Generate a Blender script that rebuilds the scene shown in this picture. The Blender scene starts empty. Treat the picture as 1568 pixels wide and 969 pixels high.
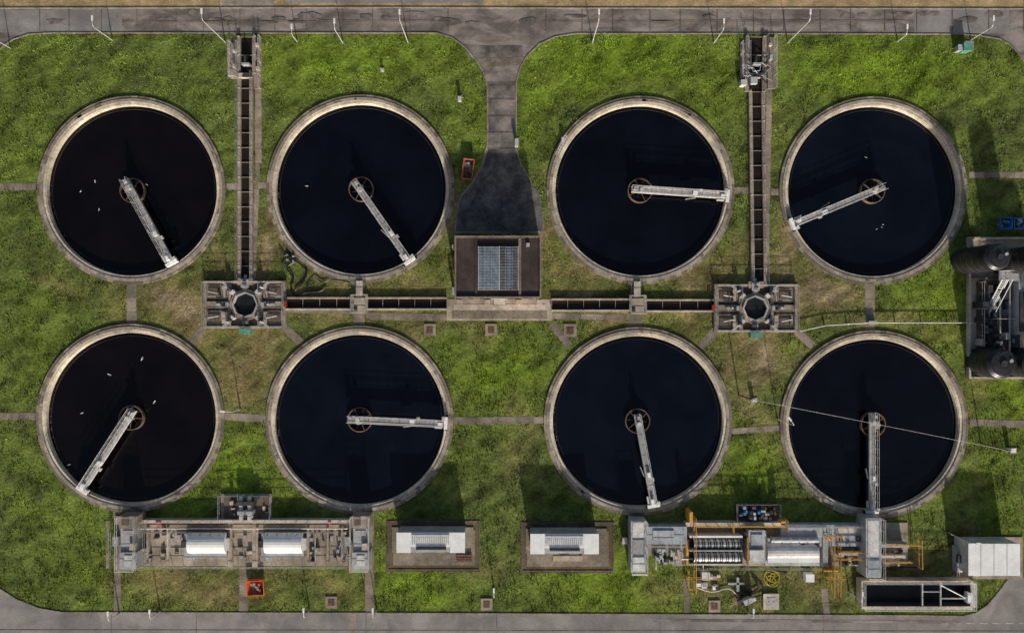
import bpy, math, random
import numpy as np
from mathutils import Vector, Matrix
random.seed(7); rng=np.random.default_rng(7)
H=105.0; S=0.1; CX,CY=784.0,484.5
def w(px,py,z=0.0):
    k=(H-z)/H*S
    return ((px-CX)*k,(CY-py)*k)
sc=bpy.context.scene
# ------------------------------------------------------------------ materials
def mk(name,c1,c2=None,scale=0.6,rough=0.85,bump=0.0,metal=0.0,stain=0.35,fine=0.2,stain_scale=0.18,spec=0.3,stretch=None,gain=1.0):
    m=bpy.data.materials.new(name); m.use_nodes=True
    nt=m.node_tree; N=nt.nodes; L=nt.links
    b=N['Principled BSDF']; b.inputs['Roughness'].default_value=rough; b.inputs['Metallic'].default_value=metal
    b.inputs['Specular IOR Level'].default_value=spec
    if c2 is None: c2=tuple(c*0.75 for c in c1)
    c1=tuple(min(.86,c*gain) for c in c1); c2=tuple(min(.86,c*gain) for c in c2)
    geo=N.new('ShaderNodeNewGeometry'); pos=geo.outputs['Position']
    if stretch:
        mp=N.new('ShaderNodeMapping'); mp.inputs['Scale'].default_value=stretch; L.new(pos,mp.inputs[0]); pos=mp.outputs[0]
    def noise(s,d=5,r=0.6,dist=0.0):
        n=N.new('ShaderNodeTexNoise'); n.inputs['Scale'].default_value=s; n.inputs['Detail'].default_value=d
        n.inputs['Roughness'].default_value=r; n.inputs['Distortion'].default_value=dist; L.new(pos,n.inputs['Vector']); return n.outputs['Fac']
    def rmp(f,a,bb,lo,hi):
        r=N.new('ShaderNodeMapRange'); r.inputs['From Min'].default_value=a; r.inputs['From Max'].default_value=bb
        r.inputs['To Min'].default_value=lo; r.inputs['To Max'].default_value=hi; L.new(f,r.inputs['Value']); return r.outputs[0]
    n1=rmp(noise(scale),0.35,0.65,0,1)
    mx=N.new('ShaderNodeMix'); mx.data_type='RGBA'; mx.inputs['A'].default_value=(*c1,1); mx.inputs['B'].default_value=(*c2,1)
    L.new(n1,mx.inputs['Factor'])
    s1=rmp(noise(stain_scale,6,0.65,0.6),0.42,0.6,1.0,1.0-stain)
    s2=rmp(noise(4.0,3,0.7),0.3,0.7,1+fine,1-fine)
    mu=N.new('ShaderNodeMath'); mu.operation='MULTIPLY'; L.new(s1,mu.inputs[0]); L.new(s2,mu.inputs[1])
    vm=N.new('ShaderNodeVectorMath'); vm.operation='SCALE'; L.new(mx.outputs['Result'],vm.inputs[0]); L.new(mu.outputs[0],vm.inputs['Scale'])
    L.new(vm.outputs[0],b.inputs['Base Color'])
    if bump>0:
        bp=N.new('ShaderNodeBump'); bp.inputs['Strength'].default_value=1; bp.inputs['Distance'].default_value=bump
        L.new(noise(3.0,6,0.7),bp.inputs['Height']); L.new(bp.outputs[0],b.inputs['Normal'])
    return m
CONC=mk('concrete',(0.36,0.30,0.235),(0.24,0.195,0.15),0.7,bump=0.02,gain=1.4)
CONC2=mk('concrete_weathered',(0.25,0.205,0.16),(0.17,0.14,0.11),0.9,bump=0.02,gain=1.5)
CONC3=mk('concrete_pale',(0.45,0.39,0.32),(0.33,0.285,0.225),0.9,gain=1.35)
CONCD=mk('concrete_stained',(0.14,0.105,0.08),(0.075,0.058,0.045),0.8,bump=0.02,gain=1.25)
CONCP=mk('pad_concrete',(0.32,0.265,0.205),(0.23,0.19,0.145),0.35,stain=0.4,gain=1.45)
RIMA=mk('tank_coping_a',(0.29,0.245,0.19),(0.2,0.165,0.128),1.2,gain=1.5)
RIMB=mk('tank_coping_b',(0.25,0.21,0.162),(0.175,0.145,0.112),1.2,gain=1.5)
RIMC=mk('tank_coping_outer',(0.15,0.127,0.098),(0.1,0.086,0.065),1.5,gain=1.4)
LEDGE=mk('tank_inner_concrete',(0.56,0.48,0.37),(0.4,0.34,0.26),1.0,stain=0.3,gain=1.35)
PATH=mk('path_concrete',(0.17,0.14,0.106),(0.11,0.093,0.07),0.8,stain=0.4,fine=0.3,gain=1.65)
ROADC=mk('road_surface',(0.21,0.177,0.157),(0.14,0.118,0.105),0.3,stain=0.55,fine=0.15,stretch=(0.45,1,1),gain=1.5,stain_scale=.35)
ROADG=mk('road_asphalt_grey',(0.2,0.183,0.172),(0.15,0.137,0.13),0.25,stain=0.32,fine=0.12,gain=1.5)
ROADD=mk('tarmac_and_shade',(0.15,0.138,0.128),(0.075,0.07,0.066),0.7,stain=0.5,fine=0.35,gain=1.15,stain_scale=.4)
DRIVEC=mk('driveway_concrete',(0.19,0.16,0.142),(0.08,0.07,0.064),0.6,stain=0.45,gain=1.4)
KERB=mk('kerb_stone',(0.27,0.24,0.2),(0.17,0.15,0.125),1.5,gain=1.3)
VERGE=mk('verge_dry_soil',(0.33,0.235,0.125),(0.2,0.15,0.072),0.5,fine=0.3,bump=0.05,gain=1.5)
STEEL=mk('galvanised_steel',(0.42,0.42,0.42),(0.3,0.3,0.3),1.5,rough=0.5,metal=0.2,stain=0.2,gain=1.1)
STEELL=mk('aluminium_light',(0.62,0.6,0.57),(0.47,0.45,0.43),1.2,rough=0.5,metal=0.1,stain=0.2,gain=1.1)
DECK=mk('deck_grating',(0.33,0.32,0.31),(0.22,0.21,0.205),2.5,rough=0.6,stain=0.2,gain=1.25)
DSTEEL=mk('dark_steel',(0.07,0.068,0.07),(0.04,0.04,0.042),1.0,rough=0.5)
BLACK=mk('black_plastic',(0.018,0.018,0.02),(0.012,0.012,0.013),1.0,rough=0.4)
SILO=mk('silo_black_coating',(0.032,0.032,0.037),(0.018,0.018,0.021),0.7,rough=0.4,spec=0.4)
WHITE=mk('white_paint',(0.84,0.83,0.8),(0.72,0.71,0.69),0.8,rough=0.5,stain=0.08,fine=0.05)
GREYP=mk('grey_paint',(0.38,0.385,0.39),(0.28,0.285,0.29),0.8,rough=0.5,stain=0.2,gain=1.2)
BLUEG=mk('blue_grey_deck',(0.33,0.355,0.38),(0.23,0.25,0.27),0.8,rough=0.6,stain=0.3,gain=1.25)
YEL=mk('yellow_rail_paint',(0.66,0.38,0.08),(0.5,0.27,0.05),1.0,rough=0.5,stain=0.15)
RUST=mk('rusty_steel',(0.19,0.1,0.06),(0.1,0.06,0.04),2.0,rough=0.8)
RUSTO=mk('faded_red_oxide_paint',(0.42,0.13,0.07),(0.2,0.08,0.05),1.5,rough=0.7)
HUBR=mk('hub_weathered_ring',(0.24,0.155,0.105),(0.13,0.085,0.06),1.5,rough=0.8)
ORANGE=mk('orange_paint',(0.75,0.16,0.04),(0.6,0.1,0.03),1.5,rough=0.5,stain=.15)
RED=mk('red_paint',(0.5,0.05,0.03),(0.4,0.04,0.03),1.0,rough=0.5)
BLUE=mk('blue_paint',(0.04,0.22,0.55),(0.03,0.15,0.4),1.0,rough=0.5)
GREEN=mk('green_grp',(0.15,0.38,0.28),(0.1,0.28,0.21),1.0,rough=0.5)
ROOF=mk('roof_felt_brown',(0.062,0.042,0.038),(0.04,0.028,0.026),0.4,stain=0.4,fine=0.2,gain=1.25)
BRICK=mk('brown_brick',(0.22,0.12,0.08),(0.15,0.085,0.06),2.0)
PARA=mk('parapet_coping',(0.24,0.19,0.155),(0.17,0.135,0.11),1.0,gain=1.1)
GLASS=mk('skylight_glass',(0.22,0.26,0.3),(0.13,0.16,0.2),1.2,rough=0.2,stain=0.2,spec=0.5)
YHOSE=mk('yellow_hose',(0.6,0.5,0.04),(0.45,0.38,0.03),1.0,rough=0.5)
LINE=mk('road_line_white',(0.7,0.68,0.64),(0.4,0.38,0.36),2.0)
GULLW=mk('gull_white',(0.8,0.8,0.79),rough=0.8,stain=0)
GULLG=mk('gull_grey',(0.3,0.31,0.33),rough=0.8,stain=0)
SOIL=mk('bare_soil',(0.12,0.088,0.045),(0.085,0.075,0.033),0.8,fine=0.35,bump=0.06,gain=1.2)
BEAK=mk('beak_yellow',(0.6,0.4,0.05),stain=0)
def water_mat(name,c,r=.1):
    m=mk(name,c,tuple(x*0.6 for x in c),0.12,rough=r,stain=0.35,fine=0.0,spec=0.5,stain_scale=0.09)
    nt=m.node_tree;N=nt.nodes;L=nt.links;b=N['Principled BSDF'];b.inputs['IOR'].default_value=1.33
    geo=N.new('ShaderNodeNewGeometry'); n=N.new('ShaderNodeTexNoise'); n.inputs['Scale'].default_value=2.5; n.inputs['Detail'].default_value=4
    L.new(geo.outputs['Position'],n.inputs['Vector']); bp=N.new('ShaderNodeBump'); bp.inputs['Strength'].default_value=0.5; bp.inputs['Distance'].default_value=0.02
    L.new(n.outputs['Fac'],bp.inputs['Height']); L.new(bp.outputs[0],b.inputs['Normal']); return m
WATER=water_mat('dark_water',(0.0036,0.0044,0.0082)); WATERB=water_mat('dark_water_brown',(0.0055,0.0036,0.0048)); WATERC=water_mat('dark_water_blue',(0.0042,0.0062,0.0125))
WCH=water_mat('channel_water',(0.03,0.02,0.014),.2)
# ------------------------------------------------------------------ mesh builder
class M:
    def __init__(s): s.v=[];s.f=[];s.m=[];s.mats=[]
    def mi(s,mat):
        if mat not in s.mats: s.mats.append(mat)
        return s.mats.index(mat)
    def add(s,vs,fs,mat):
        o=len(s.v); s.v+= [tuple(v) for v in vs]; i=s.mi(mat)
        for f in fs: s.f.append(tuple(o+k for k in f)); s.m.append(i)
    def prism(s,poly,z0,z1,mat):
        n=len(poly); a=sum(poly[i][0]*poly[(i+1)%n][1]-poly[(i+1)%n][0]*poly[i][1] for i in range(n))
        if a<0: poly=poly[::-1]
        vs=[(x,y,z0) for x,y in poly]+[(x,y,z1) for x,y in poly]
        fs=[tuple(range(n,2*n)),tuple(reversed(range(n)))]+[(i,(i+1)%n,n+(i+1)%n,n+i) for i in range(n)]
        s.add(vs,fs,mat)
    def sheet(s,poly,z,mat):
        n=len(poly); a=sum(poly[i][0]*poly[(i+1)%n][1]-poly[(i+1)%n][0]*poly[i][1] for i in range(n))
        if a<0: poly=poly[::-1]
        s.add([(x,y,z) for x,y in poly],[tuple(range(n))],mat)
    def pb(s,x0,y0,x1,y1,z0,z1,mat):   # box from outline of its top
        a=w(x0,y0,z1); b=w(x1,y1,z1); s.prism([(a[0],b[1]),(b[0],b[1]),(b[0],a[1]),(a[0],a[1])],z0,z1,mat)
    def ob(s,cx,cy,z0,z1,lx,ly,ang,mat):
        c,n=math.cos(ang),math.sin(ang)
        s.prism([(cx+c*x-n*y,cy+n*x+c*y) for x,y in ((-lx/2,-ly/2),(lx/2,-ly/2),(lx/2,ly/2),(-lx/2,ly/2))],z0,z1,mat)
    def cyl(s,cx,cy,z0,z1,r,mat,n=24,r2=None):
        r2=r if r2 is None else r2
        vs=[(cx+r*math.cos(2*math.pi*i/n),cy+r*math.sin(2*math.pi*i/n),z0) for i in range(n)]
        vs+=[(cx+r2*math.cos(2*math.pi*i/n),cy+r2*math.sin(2*math.pi*i/n),z1) for i in range(n)]
        s.add(vs,[tuple(range(n,2*n)),tuple(reversed(range(n)))]+[(i,(i+1)%n,n+(i+1)%n,n+i) for i in range(n)],mat)
    def ring(s,cx,cy,r0,r1,z0,z1,mats,n=96,jit=0):
        if not isinstance(mats,list): mats=[mats]
        for i in range(n):
            a=2*math.pi*i/n;b=2*math.pi*(i+1)/n
            P=[(r*math.cos(t),r*math.sin(t)) for r in(r0,r1) for t in(a,b)]
            vs=[(cx+x,cy+y,z) for z in(z0,z1) for x,y in P]
            s.add(vs,[(4,6,7,5),(0,4,5,1),(2,3,7,6)],mats[(i//3*7)%len(mats)] if jit==0 else random.choice(mats))
    def tube(s,p0,p1,r,mat,n=6,r2=None,cap=True):
        p0=Vector(p0);p1=Vector(p1);d=(p1-p0)
        if d.length<1e-6:return
        d.normalize(); u=d.orthogonal().normalized(); q=d.cross(u); r2=r if r2 is None else r2
        vs=[p0+r*(math.cos(2*math.pi*i/n)*u+math.sin(2*math.pi*i/n)*q) for i in range(n)]
        vs+=[p1+r2*(math.cos(2*math.pi*i/n)*u+math.sin(2*math.pi*i/n)*q) for i in range(n)]
        fs=[(i,(i+1)%n,n+(i+1)%n,n+i) for i in range(n)]
        if cap: fs+=[tuple(range(n,2*n)),tuple(reversed(range(n)))]
        s.add(vs,fs,mat)
    def poly(s,pts,r,mat,n=6):
        for a,b in zip(pts[:-1],pts[1:]): s.tube(a,b,r,mat,n)
    def rail(s,pts,z,mat,h=1.1,r=0.035,step=1.6):
        P=[w(x,y,z) for x,y in pts]
        for (ax,ay),(bx,by) in zip(P[:-1],P[1:]):
            for hh in (h,h*0.55): s.tube((ax,ay,z+hh),(bx,by,z+hh),r,mat,5)
            L=math.hypot(bx-ax,by-ay); k=max(1,int(L/step))
            for i in range(k+1):
                t=i/k; x=ax+(bx-ax)*t;y=ay+(by-ay)*t; s.tube((x,y,z),(x,y,z+h),r,mat,5)
    def ell(s,c,rx,ry,rz,ang,mat,nu=12,nv=8):
        vs=[];fs=[];ca,sa=math.cos(ang),math.sin(ang)
        for j in range(nv+1):
            ph=-math.pi/2+math.pi*j/nv
            for i in range(nu):
                th=2*math.pi*i/nu; x=rx*math.cos(ph)*math.cos(th);y=ry*math.cos(ph)*math.sin(th);z=rz*math.sin(ph)
                vs.append((c[0]+ca*x-sa*y,c[1]+sa*x+ca*y,c[2]+z))
        for j in range(nv):
            for i in range(nu): fs.append((j*nu+i,j*nu+(i+1)%nu,(j+1)*nu+(i+1)%nu,(j+1)*nu+i))
        s.add(vs,fs,mat)
    def mesh(s,name,origin=(0,0,0)):
        me=bpy.data.meshes.new(name); o=origin
        me.from_pydata([(x-o[0],y-o[1],z-o[2]) for x,y,z in s.v],[],s.f)
        for m in s.mats: me.materials.append(m)
        me.polygons.foreach_set('material_index',s.m); me.update(); return me
class G:
    def __init__(s,name): s.name=name; s.parts={}
    def __getitem__(s,k):
        if k not in s.parts: s.parts[k]=M()
        return s.parts[k]
    def done(s,smooth=False):
        vs=[v for p in s.parts.values() for v in p.v]
        if not vs: return
        xs,ys,zs=zip(*vs); o=((min(xs)+max(xs))/2,(min(ys)+max(ys))/2,0)
        if len(s.parts)==1:
            ob=bpy.data.objects.new(s.name,list(s.parts.values())[0].mesh(s.name,o)); ob.location=o; sc.collection.objects.link(ob); return ob
        e=bpy.data.objects.new(s.name,None); e.location=o; sc.collection.objects.link(e)
        for k,p in s.parts.items():
            c=bpy.data.objects.new(k,p.mesh(k,o)); c.parent=e; sc.collection.objects.link(c)
        return e
# ------------------------------------------------------------------ blocked areas (no grass)
BC=[];BP=[]
def block_rect(x0,y0,x1,y1): BP.append([w(x0,y0),w(x1,y0),w(x1,y1),w(x0,y1)])
def inpoly(X,Y,poly):
    r=np.zeros(X.shape,bool); n=len(poly); j=n-1
    for i in range(n):
        xi,yi=poly[i];xj,yj=poly[j]
        if yi!=yj:
            c=((yi>Y)!=(yj>Y))&(X<(xj-xi)*(Y-yi)/(yj-yi)+xi); r^=c
        j=i
    return r
# ------------------------------------------------------------------ tanks
TANKS=[((200.5,291),(192,275),(262,402),'b'),((552,289),(543,278),(627,399),'w'),((981,291),(967,290),(1114,300),'w'),((1338,292),(1353,286),(1215,343),'c'),
 ((199,640),(205,627),(125,750),'b'),((550,643),(533,641),(682,648),'c'),((977,645),(975,634),(1001,774),'c'),((1339,650),(1336,632),(1336,783),'w')]
WZ=-0.55
for (c,a,e,wt) in TANKS:
    cx,cy=w(*c,0.3)
    R=14.35
    BC.append((cx,cy,R+0.05))
    g=G('circular_settling_tank')
    g['coping'].ring(cx,cy,13.5,13.95,-0.6,0.32,[RIMA,RIMB,RIMA],96)
    g['outer_kerb'].ring(cx,cy,13.953,14.38,-0.6,0.24,[RIMC,RIMC,RIMB],96,1)
    g['inner_ledge'].ring(cx,cy,13.1,13.497,-1.2,0.2,[LEDGE,LEDGE,CONC3],96)
    g['weir_wall'].ring(cx,cy,13.0,13.097,-1.5,0.05,LEDGE,96)
    g['scum_board'].ring(cx,cy,12.5,12.53,-1.0,WZ+0.1,DSTEEL,96)
    wm={'w':WATER,'b':WATERB,'c':WATERC}[wt]
    g['water'].sheet([(cx+13.05*math.cos(t*math.pi/48),cy+13.05*math.sin(t*math.pi/48)) for t in range(96)],WZ,wm)
    for i in range(36):
        t=2*math.pi*(i+0.3)/36
        g['coping_joints'].ob(cx+13.73*math.cos(t),cy+13.73*math.sin(t),0.3,0.325,0.44,0.05,t,CONCD)
    for i in range(9):
        t=random.uniform(0,6.28)
        g['algae_marks'].ob(cx+13.7*math.cos(t),cy+13.7*math.sin(t),0.3,0.3235,random.uniform(.25,.42),random.uniform(.3,1.4),t,RIMC)
    for i in range(26):
        t=math.radians(random.uniform(170,260)); r=12.75+random.uniform(-.1,.1)
        g['floating_scum'].ob(cx+r*math.cos(t),cy+r*math.sin(t),WZ-0.01,WZ+0.012,random.uniform(.06,.2),0.05,t+1.57,CONC2)
    g.done()
    z=1.0; ax,ay=w(*a,z);ex,ey=w(*e,z); ang=math.atan2(ey-ay,ex-ax); L=math.hypot(ex-ax,ey-ay)
    b=G('rotating_scraper_bridge'); ca,sa=math.cos(ang),math.sin(ang)
    def T(u,v): return (ax+ca*u-sa*v,ay+sa*u+ca*v)
    hx,hy=cx,cy
    b['hub_well'].ring(hx,hy,1.78,1.9,WZ-0.5,0.05,HUBR,40)
    for i in range(4):
        t=ang+0.5+i*math.pi/2; b['hub_well'].ob(hx+1.0*math.cos(t),hy+1.0*math.sin(t),-0.1,0.02,1.6,0.07,t,HUBR)
    for i in range(8):
        t=ang+0.5+i*math.pi/4; b['hub_well'].ob(hx+1.2*math.cos(t),hy+1.2*math.sin(t),-0.34,-0.3,1.1,0.04,t,CONCD)
    b['hub_column'].cyl(hx,hy,-2,0.8,0.42,CONCD,20); b['hub_column'].cyl(hx,hy,0.8,0.9,0.62,STEEL,20)
    mid=T(L/2,0)
    b['deck'].ob(mid[0],mid[1],z-0.06,z,L,0.72,ang,DECK)
    for sgn in(-1,1):
        m_=T(L/2,sgn*0.41); b['girder'].ob(m_[0],m_[1],z-0.3,z+0.07,L,0.1,ang,STEELL)
        for hh in(0.55,1.05):
            p=T(0,sgn*0.46);q=T(L-0.3,sgn*0.46); b['handrail'].tube((*p,z+hh),(*q,z+hh),0.033,STEELL,5)
        k=int(L/1.3)
        for i in range(k+1):
            p=T(i*(L-0.3)/k,sgn*0.46); b['handrail'].tube((*p,z),(*p,z+1.05),0.03,STEELL,5)
    k=int(L/0.75)
    for i in range(1,k):
        p=T(i*L/k,0); b['cross_bars'].ob(p[0],p[1],z+0.001,z+0.014,0.07,0.7,ang,STEEL if i%2 else CONCD)
    p=T(1.5,0); b['slip_ring'].cyl(p[0],p[1],z,z+0.6,0.33,STEELL,16); p=T(0.5,0.1); b['control_box'].ob(p[0],p[1],z,z+0.9,0.5,0.45,ang,GREYP)
    p=T(L*0.66,0.1); b['scum_motor'].ob(p[0],p[1],z,z+0.45,0.7,0.5,ang,WHITE); p=T(L*0.62,-0.75); b['scum_arm'].ob(p[0],p[1],z-0.4,z-0.1,1.6,0.12,ang+0.2,STEEL)
    p=T(L*0.72,0.62); b['scum_arm'].ob(p[0],p[1],z-0.3,z+0.1,0.5,0.3,ang,STEELL)
    p=T(L*0.93,-0.7); b['scum_arm'].ob(p[0],p[1],z-0.3,z+0.1,1.1,0.25,ang,STEELL)
    p=T(L+0.05,0); b['end_carriage'].ob(p[0],p[1],0.45,1.05,0.5,1.9,ang,WHITE)
    for sgn in(-1,1):
        p=T(L+0.05,sgn*0.95); q=T(L+0.3,sgn*0.95); b['wheels'].tube((p[0]-0.12*ca,p[1]-0.12*sa,0.56),(q[0],q[1],0.56),0.25,BLACK,14)
    p=T(L-0.75,-0.1); b['drive_motor'].ob(p[0],p[1],z,z+0.5,0.7,0.45,ang,WHITE); p=T(L-0.3,0.75); b['drive_motor'].ob(p[0],p[1],z-0.3,z+0.3,0.5,0.5,ang,STEELL)
    b.done()
# ------------------------------------------------------------------ roads
up=[(-700,14),(-60,14),(0,13),(600,12),(900,13),(1568,14),(2300,14)]
low=[(2300,300),(1640,220),(1600,150),(1568,95),(1556,78),(1545,68),(1530,60),(1500,55),(1470,53),(1200,52),(880,52),(850,57),(826,68),(808,85),(797,103),(791,125),(790,225),(797,250),(812,275),(826,300),(832,330),(832,357),(696,357),(698,330),(705,300),(722,280),(738,252),(746,222),(746,135),(742,115),(731,95),(712,73),(692,58),(668,51),(80,51),(45,53),(20,61),(5,71),(-15,90),(-60,170),(-700,300)]
g=G('access_road'); poly=[w(*p) for p in up+low]; g['surface'].sheet(poly,0.004,ROADC); BP.append(poly)
pz=0.008
for r,mt in [((-300,16,142,50),ROADG),((143,14,187,51),ROADG),((1400,14,1545,52),ROADG),((715,70,800,88),DRIVEC)]:
    x0,y0,x1,y1=r; g['patches'].sheet([w(x0,y0),w(x1,y0),w(x1,y1),w(x0,y1)],pz,mt); pz+=0.004
g['patches'].sheet([w(748,228),w(789,228),w(797,252),w(812,277),w(826,302),w(831,330),w(831,354),w(698,354),w(700,330),(w(707,302)),w(724,281),w(740,253)],pz,ROADD); pz+=.004  # darker tarmac wedge; its tone also carries some of the pump house shadow
g['patches'].sheet([w(727,90),w(806,88),w(799,101),w(737,103)],pz,PATH); pz+=.004
g['patches'].sheet([w(748,130),w(788,130),w(788,220),w(748,220)],pz,DRIVEC); pz+=.004
for i in range(34):
    x=random.uniform(-80,1660)
    if 140<x<190: continue
    ww=random.uniform(14,46); y0=random.uniform(19,36); hh=random.uniform(4,12)
    k=[(x+ww*.5*math.cos(t)*random.uniform(.8,1.1),y0+hh*(math.sin(t)*random.uniform(.7,1.1))*.5) for t in [j*math.pi/7 for j in range(14)]]
    g['patches'].sheet([w(*q) for q in k],pz+.0015*i,DRIVEC)
pz+=.056
for x in range(-100,1700,52):
    if 690<x<830: continue
    xx=x+random.uniform(-6,6); g['slab_joints'].sheet([w(xx,15),w(xx+0.9,15),w(xx+0.9,50),w(xx,50)],pz,CONCD)
g['slab_joints'].sheet([w(187,33.2),w(690,32.6),w(690,33.4),w(187,34)],pz+.004,CONCD); g['slab_joints'].sheet([w(830,33.2),w(1400,32.6),w(1400,33.4),w(830,34)],pz+.004,CONCD)
for y in (128,152,178,203,228): g['slab_joints'].sheet([w(747,y),w(789,y),w(789,y+1),w(747,y+1)],pz+.004,CONCD)
g.done()
def strip(M_,pts,wd,z0,z1,mat):
    P=[Vector(w(*p)) for p in pts]
    for a,b in zip(P[:-1],P[1:]):
        d=(b-a).normalized(); n=Vector((-d.y,d.x))*wd/2; a2=a-d*0.02
        M_.prism([tuple(a2-n),tuple(b-n),tuple(b+n),tuple(a2+n)],z0,z1,mat)
g=G('road_kerb'); strip(g['k'],[p for p in low if p[1]<300 and p[0]>=790],0.15,-.05,0.1,KERB); strip(g['k'],[p for p in low if p[0]<747 and p[1]<357],0.15,-.05,0.1,KERB)
strip(g['k'],up,0.15,-.05,0.11,KERB); g.done()
g=G('verge'); pv=[w(-700,-40),w(2300,-40),w(2300,12.5),w(900,11.5),w(600,10.5),w(0,11.5),w(-700,12.5)]; g['v'].sheet(pv,0.005,VERGE); BP.append([w(-700,-8),w(2300,-8),w(2300,14),w(-700,14)]); 
g['concrete_pad'].sheet([w(340,-20),w(420,-20),w(420,10),w(340,10)],.012,CONC2); g['concrete_pad'].sheet([w(430,-20),w(760,-20),w(740,5),w(440,5)],.010,ROADG); g.done()
bl=[(-700,700),(-80,820),(-30,875),(0,901),(25,917),(60,931),(95,937),(560,938),(1000,940),(1420,942),(1475,943),(1494,938),(1512,926),(1530,905),(1545,884),(1640,884),(1700,884),(2300,884),(2300,1010),(-700,1010)]
g=G('perimeter_road'); poly=[w(*p) for p in bl]; g['surface'].sheet(poly,0.004,ROADG); BP.append(poly)
x=1440
while x<1700: g['lane_marking'].sheet([w(x,953),w(x+12,953.5),w(x+12,954.8),w(x,954.3)],0.012,LINE); x+=20
g['lane_marking'].sheet([w(533,939),w(545,939),w(545,975),w(533,975)],0.008,CONC2)
for x in (170,300,560,760,1010,1260): g['lane_marking'].sheet([w(x,940),w(x+1,940),w(x+1,985),w(x,985)],0.016,ROADD)
g['lane_marking'].sheet([w(-700,962),w(2300,966),w(2300,967),w(-700,963)],0.02,ROADD)
g['lane_marking'].sheet([w(1000,947),w(1470,950),w(1470,954),w(1000,951)],0.024,ROADC)
g.done()
g=G('road_kerb'); strip(g['k'],bl[:15],0.17,-.05,0.1,KERB); g.done()
# ------------------------------------------------------------------ paths
pathz=[0.006]
def path(pts,wd,mat=PATH,name='footpath',slab=2.0):
    g=G(name); P=[Vector(w(*p)) for p in pts]
    for a,b in zip(P[:-1],P[1:]):
        d=(b-a);L=d.length;d.normalize();n=Vector((-d.y,d.x))*wd/2; k=max(1,int(L/slab))
        for i in range(k):
            p=a+d*(L*i/k+0.02);q=a+d*(L*(i+1)/k-0.02)
            j=random.uniform(-.06,.06);j2=random.uniform(-.06,.06)
            g['slabs'].prism([tuple(p-n*(1+j)),tuple(q-n*(1+j)),tuple(q+n*(1+j2)),tuple(p+n*(1+j2))],-.02,pathz[0]+random.uniform(0.01,.03),random.choice([mat,mat,CONC2 if mat is PATH else mat]))
        BP.append([tuple(a-n*.92),tuple(b-n*.92),tuple(b+n*.92),tuple(a+n*.92)])
    g.done()
path([(201,433),(202,500)],1.5); path([(550,430),(550,505)],1.7); path([(974,430),(974,508)],1.7); path([(1332,433),(1332,508)],1.5)
path([(-20,287),(55,286)],1.1); path([(-20,637),(55,637)],1.1); path([(342,637),(412,641)],1.1); path([(692,644),(838,643)],1.1); path([(1120,660),(1195,655)],0.9); path([(1484,647),(1600,650)],1.1); path([(1484,268),(1600,268)],0.9)
path([(180,780),(180,936)],1.1); path([(373,868),(373,936)],1.3); path([(565,782),(566,938)],1.4); path([(312,503),(292,526)],1.2); path([(435,500),(462,526)],1.2); path([(845,495),(872,530)],1.2)
path([(1097,505),(1072,532)],1.2); path([(1219,507),(1245,530)],1.2); path([(1262,900),(1266,943)],1.0); path([(1050,885),(1052,940)],0.8); path([(1462,880),(1462,900)],1.0)
path([(347,286),(364,286)],1.0); path([(395,284),(412,284)],1.0); path([(1124,292),(1146,292)],1.0); path([(1180,294),(1194,294)],1.0)
path([(395,57),(396,250)],1.0,CONC2); path([(395,250),(388,430)],0.7); path([(1180,57),(1172,430)],0.9,PATH); path([(351,60),(353,120)],0.8,CONC2); path([(1140,60),(1137,135)],0.7,CONC2)
path([(560,484),(688,486)],1.1); path([(843,484),(960,486)],0.9); path([(437,476),(545,478)],0.6)
path([(165,797),(165,870)],0.5)
g=G('forecourt'); g['slab'].pb(684,458,845,491,-.05,0.06,CONC); g['slab'].pb(695,466,835,474,0.05,0.09,CONC3); g['slab'].pb(692,476,838,488,0.05,0.075,PATH)
for x in(700,742,790,822): g['slab'].pb(x,459,x+8,465,0.05,0.5,CONC3)
g.done(); block_rect(684,458,845,491)
# ------------------------------------------------------------------ channels
def channel(pa,pb_,width,name='concrete_channel',wall=0.28,h=0.5,rails=True,mat=CONC3,mat2=CONC):
    g=G(name); a=Vector(w(*pa,h));b=Vector(w(*pb_,h)); d=(b-a);L=d.length;d.normalize();n=Vector((-d.y,d.x)); ang=math.atan2(d.y,d.x)
    c=(a+b)/2
    for s_,mm in((-1,mat),(1,mat2)):
        k=int(L/3)
        for i in range(k):
            q=a+d*L*(i+.5)/k+n*s_*(width/2-wall/2); g['walls'].ob(q.x,q.y,-.1,h+random.uniform(-.01,.01),L/k-0.03,wall,ang,mm)
    g['water'].ob(c.x,c.y,-.1,0.12,L,width-2*wall-0.02,ang,WCH)
    k=int(L/2.2)
    for i in range(k+1):
        p=a+d*L*i/k; g['struts'].ob(p.x,p.y,h-0.3,h-0.2,0.07,width-2*wall-0.004,ang,CONC2)
        for s_ in(-1,1):
            q=p+n*s_*(width/2-wall*.5); g['rail_brackets'].ob(q.x,q.y,h-.02,h+.05,.16,wall*.7,ang,CONC3)
    if rails:
        for s_ in(-1,1):
            p=a+n*s_*(width/2-.05);q=b+n*s_*(width/2-.05)
            for hh in(0.5,1.0): g['handrail'].tube((*p,h+hh),(*q,h+hh),0.02,STEEL,5)
            k=int(L/2.1)
            for i in range(k+1):
                o=p+(q-p)*i/k; g['handrail'].tube((*o,h),(*o,h+1.0),0.025,STEEL,5)
    BP.append([tuple(a-n*width/2),tuple(b-n*width/2),tuple(b+n*width/2),tuple(a+n*width/2)])
    g.done()
channel((375,112),(375,430),2.3,mat=CONC2,mat2=CONC2,wall=.5); channel((377,56),(377,112),3.0,mat=CONC2,wall=.6,mat2=CONC2)
channel((1159,140),(1163,434),2.4,mat=CONC2,mat2=CONC2,wall=.5); channel((1158,56),(1157,140),3.2,mat=CONC2,wall=.6,mat2=CONC2)
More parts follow.
